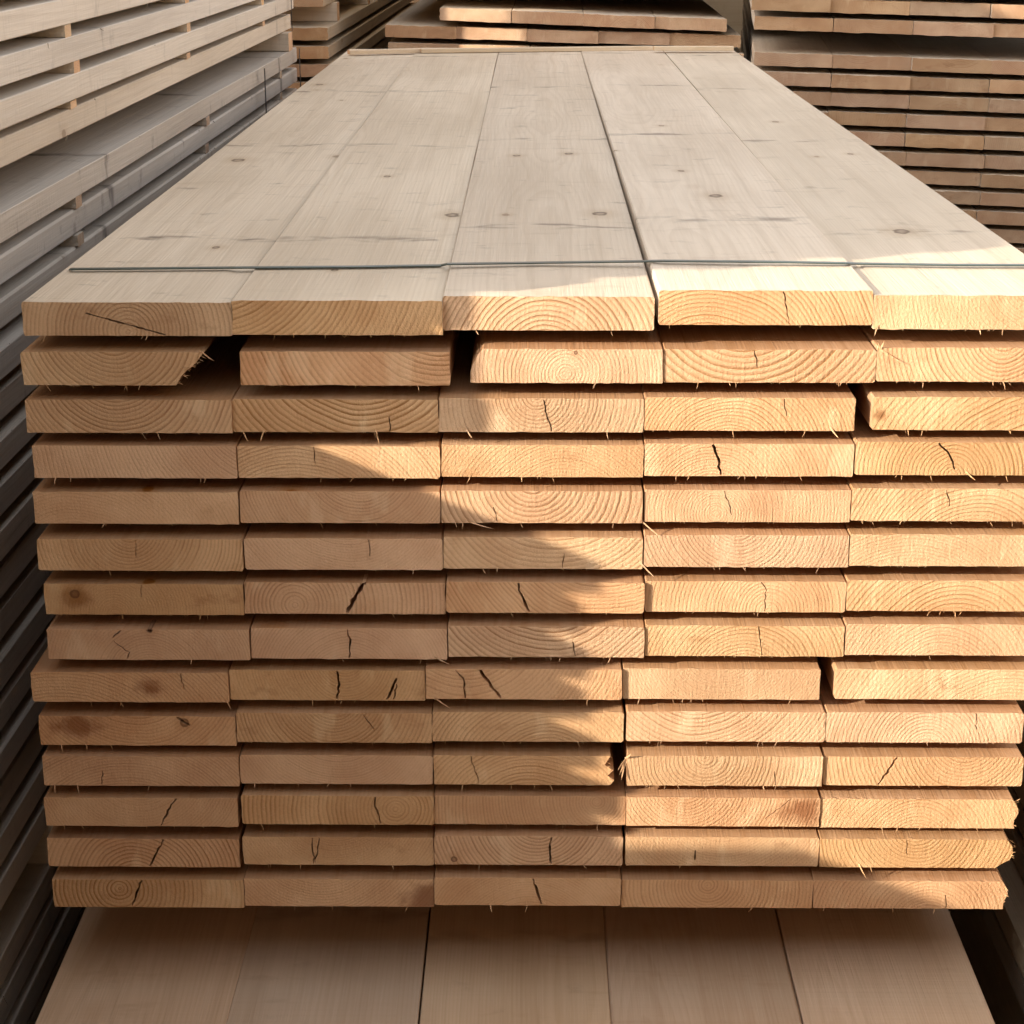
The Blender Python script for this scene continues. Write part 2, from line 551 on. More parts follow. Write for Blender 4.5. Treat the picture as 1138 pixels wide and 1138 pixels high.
# pith place (fraction of width, metres above the bottom face, rings per metre), ring contrast
RING = {
    (1, 1): (.50, .004, 190, .75), (1, 2): (-.10, .11, 170, .7), (1, 3): (.50, -.035, 165, .9), (1, 4): (.25, -.07, 200, .7), (1, 5): (.8, .06, 230, .35),
    (2, 1): (.50, .065, 170, .7), (2, 2): (.95, .10, 165, .8), (2, 3): (.50, .010, 210, .6), (2, 4): (.38, .10, 130, .95), (2, 5): (.60, .050, 175, .75),
    (3, 1): (.45, .075, 175, .75), (3, 2): (.62, .105, 150, .95), (3, 3): (.48, .040, 190, .7), (3, 4): (.42, -.03, 220, .65), (3, 5): (.9, -.10, 150, .7),
    (4, 1): (1.1, .07, 220, .4), (4, 2): (.3, -.08, 220, .6), (4, 3): (.6, -.07, 240, .4), (4, 4): (.33, -.03, 230, .5), (4, 5): (.48, .0, 190, .75),
    (5, 1): (.2, -.07, 240, .3), (5, 2): (.6, .07, 240, .55), (5, 3): (.45, .05, 150, .9), (5, 4): (.35, .01, 240, .4), (5, 5): (.62, -.05, 180, .7),
    (6, 1): (.45, .048, 210, .6), (6, 2): (.5, .09, 260, .35), (6, 3): (.55, .12, 170, .7), (6, 4): (.45, .055, 210, .6), (6, 5): (.3, -.09, 240, .35),
    (7, 1): (.35, .0, 260, .3), (7, 2): (.25, .01, 185, .75), (7, 3): (.8, .11, 200, .55), (7, 4): (.62, .0, 200, .55), (7, 5): (.55, -.06, 165, .75),
    (8, 1): (.5, -.02, 260, .3), (8, 2): (.5, -.03, 250, .35), (8, 3): (.5, .11, 165, .8), (8, 4): (.5, -.03, 190, .65), (8, 5): (.5, -.04, 200, .5),
    (9, 1): (.15, -.1, 230, .5), (9, 2): (.6, .05, 250, .4), (9, 3): (.2, .09, 190, .6), (9, 4): (.5, .07, 260, .25), (9, 5): (.9, -.09, 190, .5),
    (10, 1): (.5, .1, 220, .45), (10, 2): (.5, .055, 200, .7), (10, 3): (.6, -.05, 200, .6), (10, 4): (.35, .1, 180, .7), (10, 5): (.52, -.01, 200, .65),
    (11, 1): (.4, -.1, 250, .45), (11, 2): (.5, .09, 260, .35), (11, 3): (.55, -.06, 190, .65), (11, 4): (.40, .035, 190, .7), (11, 5): (.7, .055, 190, .65),
    (12, 1): (.5, .08, 260, .3), (12, 2): (.8, .02, 180, .75), (12, 3): (.85, .03, 240, .45), (12, 4): (.3, .055, 210, .6), (12, 5): (.5, -.03, 200, .5),
    (13, 1): (.45, -.02, 180, .8), (13, 2): (.5, .08, 260, .3), (13, 3): (.55, .06, 195, .7), (13, 4): (.5, .09, 260, .3), (13, 5): (.5, .055, 190, .7),
    (14, 1): (.35, .025, 165, .85), (14, 2): (.4, .1, 250, .4), (14, 3): (.5, -.05, 260, .3), (14, 4): (.45, .03, 200, .6), (14, 5): (.6, -.02, 190, .55),
}
STAIN = {(2, 5): None, (3, 5): (978, 462, .010), (7, 1): (85, 664, .018), (10, 1): (80, 806, .030), (12, 4): (890, 905, .030),
         (14, 2): (470, 1000, .030), (9, 1): (165, 765, .018)}
ENDKNOT = {(8, 1): (166, 700, .004), (10, 1): (205, 803, .006), (2, 3): (640, 392, .003), (10, 2): (300, 790, .002), (13, 3): (505, 955, .004),
           (7, 1): (83, 660, .006)}
TOPKNOTS = {1: [(265, 178, .012), (355, 94, .010), (240, 275, .006)],
            2: [(503, 239, .011), (430, 196, .006), (372, 300, .005)],
            3: [(667, 237, .011), (632, 170, .008), (574, 172, .007)],
            4: [(795, 216, .011), (735, 137, .006), (757, 188, .006)],
            5: [(1002, 257, .012), (862, 134, .007), (945, 170, .006)]}
BITS = {(5, 3): [((525, 581), (549, 587))], (8, 3): [((485, 731), (500, 737))], (9, 3): [((484, 776), (501, 786))], (2, 1): [((224, 391), (239, 401)), ((205, 409), (214, 406))],
        (3, 2): [((270, 479), (276, 490)), ((293, 479), (289, 489)), ((418, 479), (421, 492))], (3, 3): [((519, 478), (524, 486))], (6, 4): [((714, 628), (726, 640))],
        (5, 4): [((714, 580), (733, 596))], (3, 4): [((923, 476), (930, 486))], (4, 5): [((1074, 525), (1082, 533))], (1, 5): [((975, 362), (969, 372))], (9, 1): [((252, 778), (257, 786))],
        (10, 1): [((68, 826), (71, 834)), ((96, 826), (98, 832))], (11, 1): [((61, 872), (62, 879)), ((86, 872), (89, 880))], (13, 5): [((955, 962), (961, 974))], (14, 3): [((545, 1006), (546, 1011))]}
NOTE = {(1, 1): 'long dark slanting crack', (1, 2): 'with slanting rings, untouched by sun', (1, 3): 'with arched rings, mostly sunlit',
        (1, 4): 'bright in the sun, one upright crack', (1, 5): 'cut by the right picture edge', (2, 1): 'its right end slanted and splintered',
        (2, 2): 'a black hole at each side', (2, 3): 'slanted left edge beside black hole', (2, 4): 'with bold smile-shaped rings',
        (2, 5): 'with a splinter at its left corner', (3, 5): 'set apart by a narrow gap', (7, 2): 'with a wide black crack',
        (9, 2): 'with a dark V-shaped split', (9, 3): 'with two crooked dark cracks', (9, 5): 'set apart by a narrow gap',
        (10, 1): 'with a dark knot hole', (11, 3): 'its right end torn ragged', (11, 5): 'with one slanting crack',
        (12, 4): 'with a brown resin streak', (13, 2): 'with a thin wedge-shaped crack', (13, 5): 'its right edge frayed with fibres',
        (14, 2): 'with a red-brown lower corner', (14, 5): 'ragged at its right end', (4, 4): 'with one steep black crack',
        (7, 3): 'with a bent dark crack', (7, 1): 'with dark brown blotches', (8, 1): 'with a small dark knot and cracks',
        (12, 1): 'with a slanting crack', (13, 1): 'with a slanting crack', (14, 1): 'with a crooked crack', (13, 3): 'with an upright crack',
        (14, 3): 'with a crooked crack'}
COLN = ['leftmost', 'second from left', 'middle', 'fourth from left', 'rightmost']
YFAR = at(600, 56, 5.42).y
for r, row in enumerate(ROWS, 1):
    for i, (x0, x1, yb) in enumerate(row, 1):
        rng = random.Random(r * 100 + i)
        yf = YF + rng.uniform(-.003, .004)
        ym = yb - 17
        A = at(x0, ym, yf); B = at(x1, ym, yf); zb = at((x0 + x1) / 2, yb, yf).z
        w = B.x - A.x
        ox, oz = A.x, zb

        def loc(px, py):
            p = at(px, py, yf); return (p.x - ox, p.z - oz)
        t = BT + rng.uniform(-.0006, .0006)
        if (r, i) == (2, 1):
            out = densify([(0.001, 0), (loc(196, 428)[0], 0), (loc(205, 415)[0], .010), (loc(213, 402)[0], .022), (loc(224, 390)[0], t - .004), (loc(227, 390)[0], t), (.002, t), (0, t - .002)], .007)
            out = [(x + (rng.uniform(-.0035, .002) if x > w * .75 and 0 < z < t - .001 else 0), z) for x, z in out]
        elif (r, i) == (2, 3):
            out = densify([(0.001, 0), (w - .001, 0), (w, .001), (w, t - .001), (w - .001, t), (loc(537, 383)[0], t), (loc(531, 390)[0], t - .007), (loc(525, 400)[0], t - .019), (loc(523, 412)[0], .012)], .008)
        elif (r, i) == (11, 3):
            out = densify([(.001, 0), (w - .006, 0), (w - .001, .006), (w - .009, .012), (w - .002, .020), (w - .013, .026), (w - .006, t), (.001, t), (0, t - .001)], .005)
        elif (r, i) in ((13, 5), (14, 5), (12, 5)):
            out = densify([(.001, 0), (w - .020 if r == 13 else w - .004, 0), (w - .004, .010), (w, .020), (w - .002, .028), (w - .008, t), (.001, t), (0, t - .001)], .005)
        else:
            out = rect_outline(w, t, rng, chamf=rng.choice((.0006, .0010, .0018)))
        cr = [([loc(*q) for q in line], wd * .00112) for line, wd in CRACKS.get((r, i), [])]
        if (r, i) not in CRACKS and rng.random() < .45:
            cx = rng.uniform(.2, .8) * w; z0 = rng.choice((0, t * .45)); lean = rng.uniform(-.006, .006)
            cr.append(([(cx, z0), (cx + lean * .5, z0 + t * .25), (cx + lean, z0 + t * .5)], .0011))
        # keep cracks clear of the outline
        cr = [([(x, (t if z > t - .006 else (0 if z < .006 else z))) for x, z in line], wd) for line, wd in cr]
        cr = [([(x, min(max(z, .0010), t - .0010)) for x, z in line], max(wd, .0011)) for line, wd in cr]
        spl = []
        for k in range(rng.choice((1, 2, 3, 5, 7))):
            L = rng.uniform(.003, .009)
            xx = rng.uniform(.01, w - .03)
            if (r, i) == (2, 1): xx = rng.uniform(.01, w * .7)
            spl.append(((xx, rng.uniform(.0, .004), .0003), (rng.uniform(-.5, .6) * L, rng.uniform(-.5, .3) * L, -L), rng.uniform(.0003, .0008), 0, rng.uniform(-.3, .3) * L))
        if rng.random() < .5:
            for k in range(rng.choice((6, 14, 22))):
                L = rng.uniform(.001, .0032)
                spl.append(((rng.uniform(.01, w - .03) if (r, i) != (2, 1) else rng.uniform(.01, w * .7), .0003, .0003), (rng.uniform(-.5, .5) * L, rng.uniform(-.3, .2) * L, -L), .0003, 0, 0))
        if (r, i) in ((13, 5), (14, 5), (12, 5), (11, 3), (2, 1)):
            for k in range(13 if r > 2 else 22):
                L = rng.uniform(.002, .009)
                z = rng.uniform(.0, t * .95)
                xx = w - .005
                if r == 13: xx = w - .003 - (.016 if z < .012 else 0)
                if r == 11: xx = w - .009
                if r == 2:  xx = loc(196, 428)[0] + (loc(225, 390)[0] - loc(196, 428)[0]) * z / t
                spl.append(((xx, rng.uniform(0, .006), z), (rng.uniform(.4, 1.0) * L, rng.uniform(-.7, .3) * L, rng.uniform(-.7, .6) * L), rng.uniform(.0004, .001), 0, rng.uniform(-.3, .3) * L))
        for (ax, ay), (bx, by) in BITS.get((r, i), ()):
            a = loc(ax, ay); b = loc(bx, by)
            spl.append(((a[0], -.0005, a[1]), (b[0] - a[0], -.006, b[1] - a[1]), .0011, 0, .0015))
        if (r, i) == (2, 5):
            for dx, dy, dz in ((.012, -.004, -.010), (-.003, -.003, .009), (.004, -.004, .010), (.024, -.006, -.015)):
                spl.append(((.003, .0, t - .002), (dx, dy, dz), .0012, 0, .001))
        if (r, i) == (11, 4):
            for dx, dy, dz in ((-.012, -.010, -.010), (.006, -.012, .010), (-.010, -.006, -.018), (-.008, -.008, -.024)):
                spl.append(((-.001, .002, t - .004), (dx, dy, dz), .0016, 0, .002))
        far = None
        L = 3.46 + rng.uniform(-.03, .03)
        if r == 1:
            L = 5.42 - yf + (.02, .03, 0, -.01, .01)[i - 1]
            fa = at(FAR1[i - 1] + .12, 57, yf + L).x - ox; fb = at(FAR1[i] - .08, 57, yf + L).x - ox
            far = [(fa + (fb - fa) * x / w, z) for x, z in out]
            far = [(x, z + (0, 0, 0.004, .010, .005)[i - 1] * -1) for x, z in far]
        me = board_mesh('pine_board', out, L, rng, cr, far, rough=.0003, splinters=spl, segs=6 if r == 1 else 1)
        o = link('pine_board', me)
        o.location = (ox, yf, oz)
        rg = RING[(r, i)]
        wood_props(o, rng, ring=(rg[0] * w, rg[1], rg[2]), tone=(rng.uniform(.94, 1.06), rng.uniform(.92, 1.06), rg[3]),
                   face=(rng.uniform(.95, 1.04), rng.uniform(.94, 1.08), rng.uniform(.75, 1.2)) if r == 1 else (rng.uniform(.72, .82), 1.95, .3))  # lower layers' faces redder and darker, standing in for bounce and contact shade
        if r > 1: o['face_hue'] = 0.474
        st = STAIN.get((r, i))
        if st: a = loc(st[0], st[1]); o['stain'] = [a[0], a[1], st[2]]
        ek = ENDKNOT.get((r, i))
        if ek: a = loc(ek[0], ek[1]); o['end_knot'] = [a[0], a[1], ek[2]]
        if r == 1:
            ztop = oz + t
            for nm, (kx, ky, kr) in zip(('knot_a', 'knot_b', 'knot_c'), TOPKNOTS[i]):
                d = RM @ Vector(((kx - 569) / 2074, -(ky - 569) / 2074, -1.0))
                k = (ztop - ZC) / d.z
                o[nm] = [d.x * k - ox, d.y * k - yf, kr]
        lay = 'top layer' if r == 1 else ('bottom layer' if r == 14 else ORD[r] + ' layer down')
        note = NOTE.get((r, i))
        lab = f'{COLN[i-1]} board, {lay}, front stack'
        if note: lab += ', ' + note
        tag(o, lab, 'board', 'pine boards of the front stack')

# ------------------------------------------------------------------ generic boards, copied in loops
GEN = {}


def generic(length, k, ends=True):
    key = (length, k)
    if key not in GEN:
        rng = random.Random(int(length * 1000) + k)
        spl = []
        out = rect_outline(BW, BT, rng, chamf=rng.choice((.001, .0015, .003)), step=.022)
        for q in range(8):
            Ls = rng.uniform(.006, .03)
            side = rng.choice((0, BW))
            spl.append(((side, rng.uniform(.1, length - .1), rng.choice((.001, BT - .001))), (rng.uniform(-.004, .004), rng.uniform(-.6, .6) * Ls, rng.uniform(-.6, -.1) * Ls), rng.uniform(.0005, .001), 1, .002))
        GEN[key] = board_mesh('stacked_board', out, length, rng, (), None, rough=.0007, splinters=spl, segs=5)
    return GEN[key]


def lath_mesh(L, w, t, k=0):
    rng = random.Random(int(L * 1000 + w * 10000) + k)
    out = rect_outline(w, t, rng, chamf=.0012, step=.012)
    return board_mesh('lath', out, L, rng, (), None, rough=.0005, segs=2)


def stack(origin, yaw, ztop, layers, cols, length, label, group, side=1, pitch=.0545, face=(1, 1, .6), tone=None,
          seed=0, visible=None, roll=0.0, jit=.004, name='stacked_board', yoff=None, only=None):
    """layers of boards; origin = corner of the near end (x, y); side = +1 boards go to +x from it, -1 to -x.
    visible(layer, col) -> label text or None (None: hidden, shares a label)"""
    rng = random.Random(seed)
    M = Matrix.Translation((origin[0], origin[1], 0)) @ Matrix.Rotation(-yaw, 4, 'Z') @ Matrix.Rotation(roll, 4, 'Y')
    objs = []
    for l in range(layers):
        z = ztop - BT - l * pitch
        sh = rng.uniform(-jit, jit)
        for c in range(cols):
            if only and not only(l, c): continue
            me = generic(length, rng.randrange(4))
            o = bpy.data.objects.new(name, me); COL.objects.link(o)
            x = (c * (BW + .0012)) if side > 0 else -(c + 1) * (BW + .0012)
            loc = Matrix.Translation((x + sh + rng.uniform(-.001, .001), rng.uniform(-.012, .012) + (yoff(l) if yoff else 0), z + rng.uniform(-.0006, .0006)))
            o.matrix_world = M @ loc
            if roll:
                # tilt about the stack's own origin at its top
                o.matrix_world = Matrix.Translation((origin[0], origin[1], ztop)) @ Matrix.Rotation(-yaw, 4, 'Z') @ Matrix.Rotation(roll, 4, 'Y') @ Matrix.Translation((0, 0, -ztop)) @ loc
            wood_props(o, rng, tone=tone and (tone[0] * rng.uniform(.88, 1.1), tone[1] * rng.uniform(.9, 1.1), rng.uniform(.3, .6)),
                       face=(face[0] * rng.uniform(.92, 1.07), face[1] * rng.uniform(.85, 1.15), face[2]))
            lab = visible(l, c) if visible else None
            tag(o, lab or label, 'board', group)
            objs.append(o)
    return objs


def laths(xw, ys, zs, w, t, label, group, yaw=0.0, origin=(0, 0), side=-1, visible=None, name='lath', cat='lath', face=(1, 1, .2), seed=3, tone=None):
    """cross laths (bearers) along the stack's x: bars of length xw at the given y and z"""
    rng = random.Random(seed)
    me = lath_mesh(xw, w, t)
    me.name = name
    M0 = Matrix.Translation((origin[0], origin[1], 0)) @ Matrix.Rotation(-yaw, 4, 'Z')
    for a, z in enumerate(zs):
        for b, y in enumerate(ys):
            o = bpy.data.objects.new(name, me); COL.objects.link(o)
            # mesh runs along +y; turn it to run along -x (side -1) or +x (side +1)
            o.matrix_world = M0 @ Matrix.Translation((rng.uniform(-.003, .001) * (1 if side < 0 else -1), y + rng.uniform(-.02, .02), z)) @ Matrix.Rotation(rad(90) if side < 0 else rad(-90), 4, 'Z')
            wood_props(o, rng, face=face, tone=tone)
            lab = visible(a, b) if visible else None
            tag(o, lab or label, cat, group)


# the base stack under the front stack
ZB = ZC - 1.27
def vis_base(l, c):
    if l == 0: return ['leftmost', 'second from left', 'middle', 'fourth from left', 'rightmost'][c] + ' broad board of the shaded base stack below the front stack'
xl = at(100, 1010, 2.17).x
stack((xl - .004, 1.72), rad(-.15), ZB, 14, 5, 3.7, 'shaded board hidden inside the base stack', 'boards of the base stack', pitch=.0545, face=(.98, 1.45, .35), seed=11, visible=vis_base, jit=.003, only=lambda l, c: l == 0 or c in (0, 4))
for o in COL.objects:
    if o.get('group') == 'boards of the base stack':
        o['face_hue'] = 0.486
        if o.get('label', '').startswith('second'): o.location.x -= .0022
laths(1.12, [.35, 1.3, 2.3, 3.3], [ZB - BT - 13 * .0545 - .1], .09, .1, 'squared timber bearer under the base stack', 'bearers under the base stack', origin=(xl, 1.72), side=1, name='bearer', cat='bearer')
# bearers that carry the front stack on it
zr14 = at(500, 1008, YF).z
laths(1.13, [2.42, 3.3, 4.2, 5.1], [ZB + .001], .09, zr14 - ZB - .002, 'squared timber bearer under the front stack', 'bearers under the front stack', origin=(xl - .03, 0), side=1, name='bearer', cat='bearer')
# thin laths between the layers of the front stack
for r in range(13):
    zt = at(500, ROWS[r + 1][2][2], YF).z + BT
    zu = at(500, ROWS[r][2][2], YF).z
    laths(1.12, [2.5, 3.4, 4.3, 5.2], [zt + .0008], .036, max(.008, zu - zt - .003), 'thin lath between two layers of the front stack', 'laths between layers of the front stack',
          origin=(at(60, 600, YF).x, 0), side=1, seed=r)

# ------------------------------------------------------------------ the stack along the left
YAWL = .016
def lx(d, y): return -d + YAWL * y
ZL = ZC - .388
def vis_low(l, c):
    if c == 0: return f'long grey board edge in the lower left bundle, ' + ('top layer' if l == 0 else ORD[l + 1] + ' layer from its top')
    if l == 0: return 'grey board lying behind the edge board on top of the lower left bundle'
YL0 = 1.52
stack((lx(.717, YL0), YL0), YAWL, ZL, 16, 2, 3.62, 'board hidden inside the lower left bundle', 'boards of the lower left bundle', side=-1, pitch=.0545, face=(.78, .72, 1.2), tone=(.8, .9, .5), seed=21, visible=vis_low, jit=.006)  # faces also darkened to stand in for shade of the narrow gap
ZLB = ZL - BT - 15 * .0545
ZU = ZC - .126 + BT + .0545 * 11          # top of the upper bundle
YU0 = 1.62
def vis_up(l, c):
    if c == 0 and l >= 11:
        n = 16 - l
        return 'long pale board edge in the upper left bundle, ' + ('bottom layer' if n == 1 else ORD[n] + ' layer from its bottom')
stack((lx(.727, YU0), YU0), YAWL, ZU, 15, 2, 3.56, 'board hidden inside the upper left bundle', 'boards of the upper left bundle', side=-1, pitch=.0545, face=(1.02, .76, .6), seed=22, visible=vis_up, jit=.002, yoff=lambda l: -.075 if l <= 8 else (-.05 if l == 9 else (-.01 if l in (10, 11) else -.02)))
stack((lx(.738, YU0), YU0), YAWL, ZC - .340 + BT, 1, 2, 3.50, 'board hidden inside the upper left bundle', 'boards of the upper left bundle', side=-1, yoff=lambda l: .04, face=(.96, .9, .5), seed=23,
      visible=lambda l, c: 'long pale board edge, lowest of the upper left bundle, set back in shade' if c == 0 else None, jit=.002)
ZE = ZC - .340
# laths of the upper bundle
def up_l(a, b):
    if a < 4 and b in (1, 2, 3):
        return f'short lath end in the {ORD[a+1]} gap up of the upper left bundle, ' + ['', 'nearest', 'middle one', 'farthest'][b]
zs = [ZC - .303] + [ZU - BT - l * .0545 + .0 - .0175 for l in range(13, -1, -1)]
laths(.66, [.28, 1.19, 2.09, 3.03], [z + .0003 for z in zs[:1]], .036, .0105, 'lath end in the upper left bundle', 'laths of the upper left bundle', yaw=YAWL, origin=(lx(.735, YU0), YU0), visible=up_l, seed=31)
laths(.66, [.28, 1.19, 2.09, 3.03], [z + .0003 for z in zs[1:]], .036, .0168, 'lath end in the upper left bundle', 'laths of the upper left bundle', yaw=YAWL, origin=(lx(.728, YU0), YU0),
      visible=lambda a, b: up_l(a + 1, b), seed=32)
# laths of the lower bundle
def lo_l(a, b):
    if a < 3 and b in (1, 2):
        return f'short lath end in the {ORD[a+1]} gap down of the lower left bundle, ' + ['', 'nearer', 'farther'][b]
laths(.66, [.3, 1.22, 2.28, 3.3], [ZL - BT - l * .0545 - .0172 for l in range(15)], .036, .0168, 'lath end in the lower left bundle', 'laths of the lower left bundle', yaw=YAWL, origin=(lx(.722, YL0), YL0), visible=lo_l, seed=33, face=(.7, .8, .3), tone=(.65, .8, .4))
# bearers between the two left bundles, and under the lower one
gap = ZE - ZL
def be_l(a, b):
    return 'squared timber bearer standing out between the two left bundles'
laths(.40, [.45, 1.4, 2.35], [ZL + .0008], .07, gap - .002, 'squared timber bearer hidden between the left bundles', 'bearers of the left stack', yaw=YAWL, origin=(lx(.719 + .26, YL0), YL0), name='bearer', cat='bearer', seed=37, face=(.85, .9, .3))
laths(.66, [3.46], [ZL + .0008], .07, gap - .002, 'squared timber bearer between the left bundles', 'bearers of the left stack', yaw=YAWL, origin=(lx(.719, YL0), YL0), visible=be_l, name='bearer', cat='bearer', seed=34, face=(.85, .9, .3))
laths(.68, [.82, 1.7, 2.6, 3.3], [ZLB - .064], .08, .0632, 'squared timber bearer under the lower left bundle', 'bearers of the left stack', yaw=YAWL, origin=(lx(.700, YL0), YL0), name='bearer', cat='bearer', seed=35, face=(.85, .9, .3),
      visible=lambda a, b: 'dark timber bearer at the foot of the lower left bundle' if b == 0 else None)
# base bundle of the left stack
ZLL = ZLB - .0645
stack((lx(.722, YL0), YL0 - .1), YAWL, ZLL, 14, 1, 3.7, 'board hidden inside the left base bundle', 'boards of the left base bundle', side=-1, face=(.82, .75, .6), seed=24,
      visible=lambda l, c: ('dark board on top of the left base bundle, lit along its upper face' if l == 0 else None) if c == 0 else None)

# second stack behind the left one
X2, Y2 = at(366, 42, 5.95).x, 5.95
def vis_l2(l, c):
    if c == 0 and l < 4: return 'short view of a board in the second left stack, ' + ('top layer' if l == 0 else ORD[l + 1] + ' layer from top')
    if c == 1 and l < 1: return 'board beside the edge board on top of the second left stack'
stack((X2, Y2), YAWL, ZC - .392, 5, 2, 3.5, 'board hidden inside the second left stack', 'boards of the second left stack', side=-1, face=(.75, 1.2, .5), tone=(.75, .95, .4), seed=25, visible=vis_l2, jit=.015)
laths(.66, [.3, 1.3, 2.3, 3.2], [ZC - .3912], .07, .058, 'bearer on the second left stack', 'bearers of the second left stack', yaw=YAWL, origin=(X2 - .01, Y2), name='bearer', cat='bearer', seed=36)
stack((X2 - .03, Y2 + .06), YAWL, ZC - .332 + BT + 7 * .0545, 8, 1, 3.5, 'board hidden inside the upper part of second left stack', 'boards of the second left stack', side=-1, face=(.75, 1.2, .5), tone=(.75, .95, .4), seed=26,
      visible=lambda l, c: 'board in the upper bundle of the second left stack, lowest layer' if (c, l) == (0, 7) else None, jit=.012)

# a low stack in line with the left one, nearer the lens (it shades the foot of the front stack)
BEAMS = {}


def beams(x0, y0, L, nx, nz, sec, ztop, label, group, turn=False, lower=None):
    """stack of squared timbers; turn: they lie along x"""
    rng = random.Random(int(abs(x0 * 100 + y0 * 10)))
    key = (L, sec)
    if key not in BEAMS:
        r2 = random.Random(int(L * 100))
        BEAMS[key] = board_mesh('timber_beam', rect_outline(sec - .004, sec - .004, r2, chamf=.003, step=.04), L, r2, rough=.0008, segs=3)
    for k in range(nz):
        z = ztop - (k + 1) * sec
        if z < 0: break
        for c in range(nx):
            o = bpy.data.objects.new('timber_beam', BEAMS[key]); COL.objects.link(o)
            if turn:
                o.matrix_world = Matrix.Translation((x0 + rng.uniform(-.03, .03), y0 + (c + 1) * sec, z)) @ Matrix.Rotation(rad(-90), 4, 'Z')
            else:
                o.location = (x0 + c * sec, y0 + rng.uniform(-.008, .008), z)
            wood_props(o, rng, face=(.72 * rng.uniform(.9, 1.05), 1.5, .5), tone=(.8, 1.1, .5))
            tag(o, label, 'beam', group)


beams(lx(.70, 0) - .44, 1.38 - 3.0, 3.0, 2, 7, .216, ZC - .636, 'squared beam of the low stack in line with the left stack', 'beams of the near left stack')
beams(-1.95, 2.3, 2.75, 3, 10, .235, ZC + .40, 'squared beam of the added sun-trimming row behind the left stack', 'beams of the added outer left row')  # added unseen row, its end set to trim sun on the rear stacks
beams(-1.95, 4.48, .57, 3, 2, .235, ZC + .876, 'short sun-blocking timber added on the row behind the left stack', 'sun-blocking timbers added on the outer left row')  # added out of view to keep sun off the centre rear stack
beams(-1.95, 5.57, 3.6, 3, 10, .235, ZC + .40, 'squared beam of the added sun-blocking far row behind the left stack', 'beams of the added outer far left row')  # added unseen row that keeps sun off the second left stack
beams(-3.0, -1.15, 5.8, 3, 15, .216, 3.24, 'squared beam of the added sky-blocking stack behind the camera', 'beams of the added stack behind the camera', turn=True)  # added unseen stack, cuts the sky light on the front board ends
beams(-6.9, -6.5, 9.0, 3, 13, .24, 3.12, 'squared beam of the added sky-blocking stack across the yard to the left', 'beams of the added stack across the yard')  # added unseen stack, blocks low sky on the sunward side
beams(1.15, -.6, 2.0, 3, 13, .235, 3.06, 'squared beam of the added sky-blocking stack right of the camera', 'beams of the added stack right of the camera')  # added unseen stack, holds back sky light from the right

# ------------------------------------------------------------------ stacks behind
# right rear stack
YR = 5.62
RX = at(839, 60, YR).x
ROLL = rad(1.45); YAWR = rad(5.5)
def vis_rr(l, c):
    return f'board end in right rear stack, {ORD[l+1] if l else "top"} layer below the dark gap, {COLN[c]}'
ZR = ZC - .438
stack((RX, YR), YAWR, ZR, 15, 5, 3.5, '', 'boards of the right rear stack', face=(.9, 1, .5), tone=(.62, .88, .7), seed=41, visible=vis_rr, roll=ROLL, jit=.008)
def vis_ru(l, c):
    n = 6 - l
    if n <= 3: return f'board end above dark gap in right rear stack, {"lowest" if n == 1 else ORD[n]} layer up, {COLN[c]}'
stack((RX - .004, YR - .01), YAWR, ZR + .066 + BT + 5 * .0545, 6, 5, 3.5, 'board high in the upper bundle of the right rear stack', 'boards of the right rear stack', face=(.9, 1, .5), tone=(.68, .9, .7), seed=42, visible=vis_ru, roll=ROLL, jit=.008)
# centre rear stack
YM = 6.15
MX = at(431, 24, YM).x
ZM = ZC - .395
def vis_cm(l, c):
    if l == 0: return f'board end in the centre rear stack, second visible layer, {COLN[c]}'
    if l == 1: return f'board end in the centre rear stack, lowest visible layer, {COLN[c]}'
stack((MX, YM), rad(1), ZM, 3, 5, 3.5, 'board hidden low in the centre rear stack', 'boards of the centre rear stack', face=(.95, 1.1, .5), tone=(.95, .95, .4), seed=43, visible=vis_cm, roll=rad(1.6), jit=.01)
stack((MX + .17, YM - .02), rad(1), ZM + .0545, 1, 4, 3.5, '', 'boards of the centre rear stack', face=(.98, 1.1, .5), tone=(.98, .95, .4), seed=44, roll=rad(2.2),
      visible=lambda l, c: f'board end in top layer of the centre rear stack, {ORD[c+1]} from left')
stack((MX + .0, YM + .05), rad(1), ZM + .0545 + .07 + BT + 1 * .0545, 2, 5, 3.5, 'board in the bundle above the centre rear stack', 'boards of the centre rear stack', face=(.95, 1.1, .5), seed=45, roll=rad(1.6))

# far stack closing the view between the rear stacks
beams(-2.6, 9.75, 5.4, 2, 11, .235, ZC + .45, 'squared beam of the far dark stack between the rear stacks', 'beams of the far stack', turn=True)
beams(1.95, 1.55, 3.6, 3, 12, .235, 2.82, 'squared beam of the added sky-blocking row on the right', 'beams of the added right row')  # added unseen row: dims sky on the left stack, bounces warm light
beams(MX + .05, YM + .1, 3.3, 5, 4, .225, ZM + .0545 + .07 + BT + .0545 + .23 * 4 - .01, 'sun-blocking squared beam added high on the centre rear stack', 'added sun-blocking beams on the centre rear stack')  # added out of view to stop sun reaching the far stack
# timbers that carry the rear stacks
beams(MX + .02, YM + .02, 3.4, 5, 8, .225, ZM - 3 * .0545 - .008, 'squared beam under the centre rear stack', 'beams under the centre rear stack')
beams(RX + .1, YR + .12, 3.2, 4, 6, .225, ZR - 15 * .0545 - .06, 'squared beam under the right rear stack', 'beams under the right rear stack')
beams(X2 - .6, Y2 + .04, 3.3, 3, 8, .2, ZC - .392 - 5 * .0545 - .004, 'squared beam under the second left stack', 'beams under the second left stack')

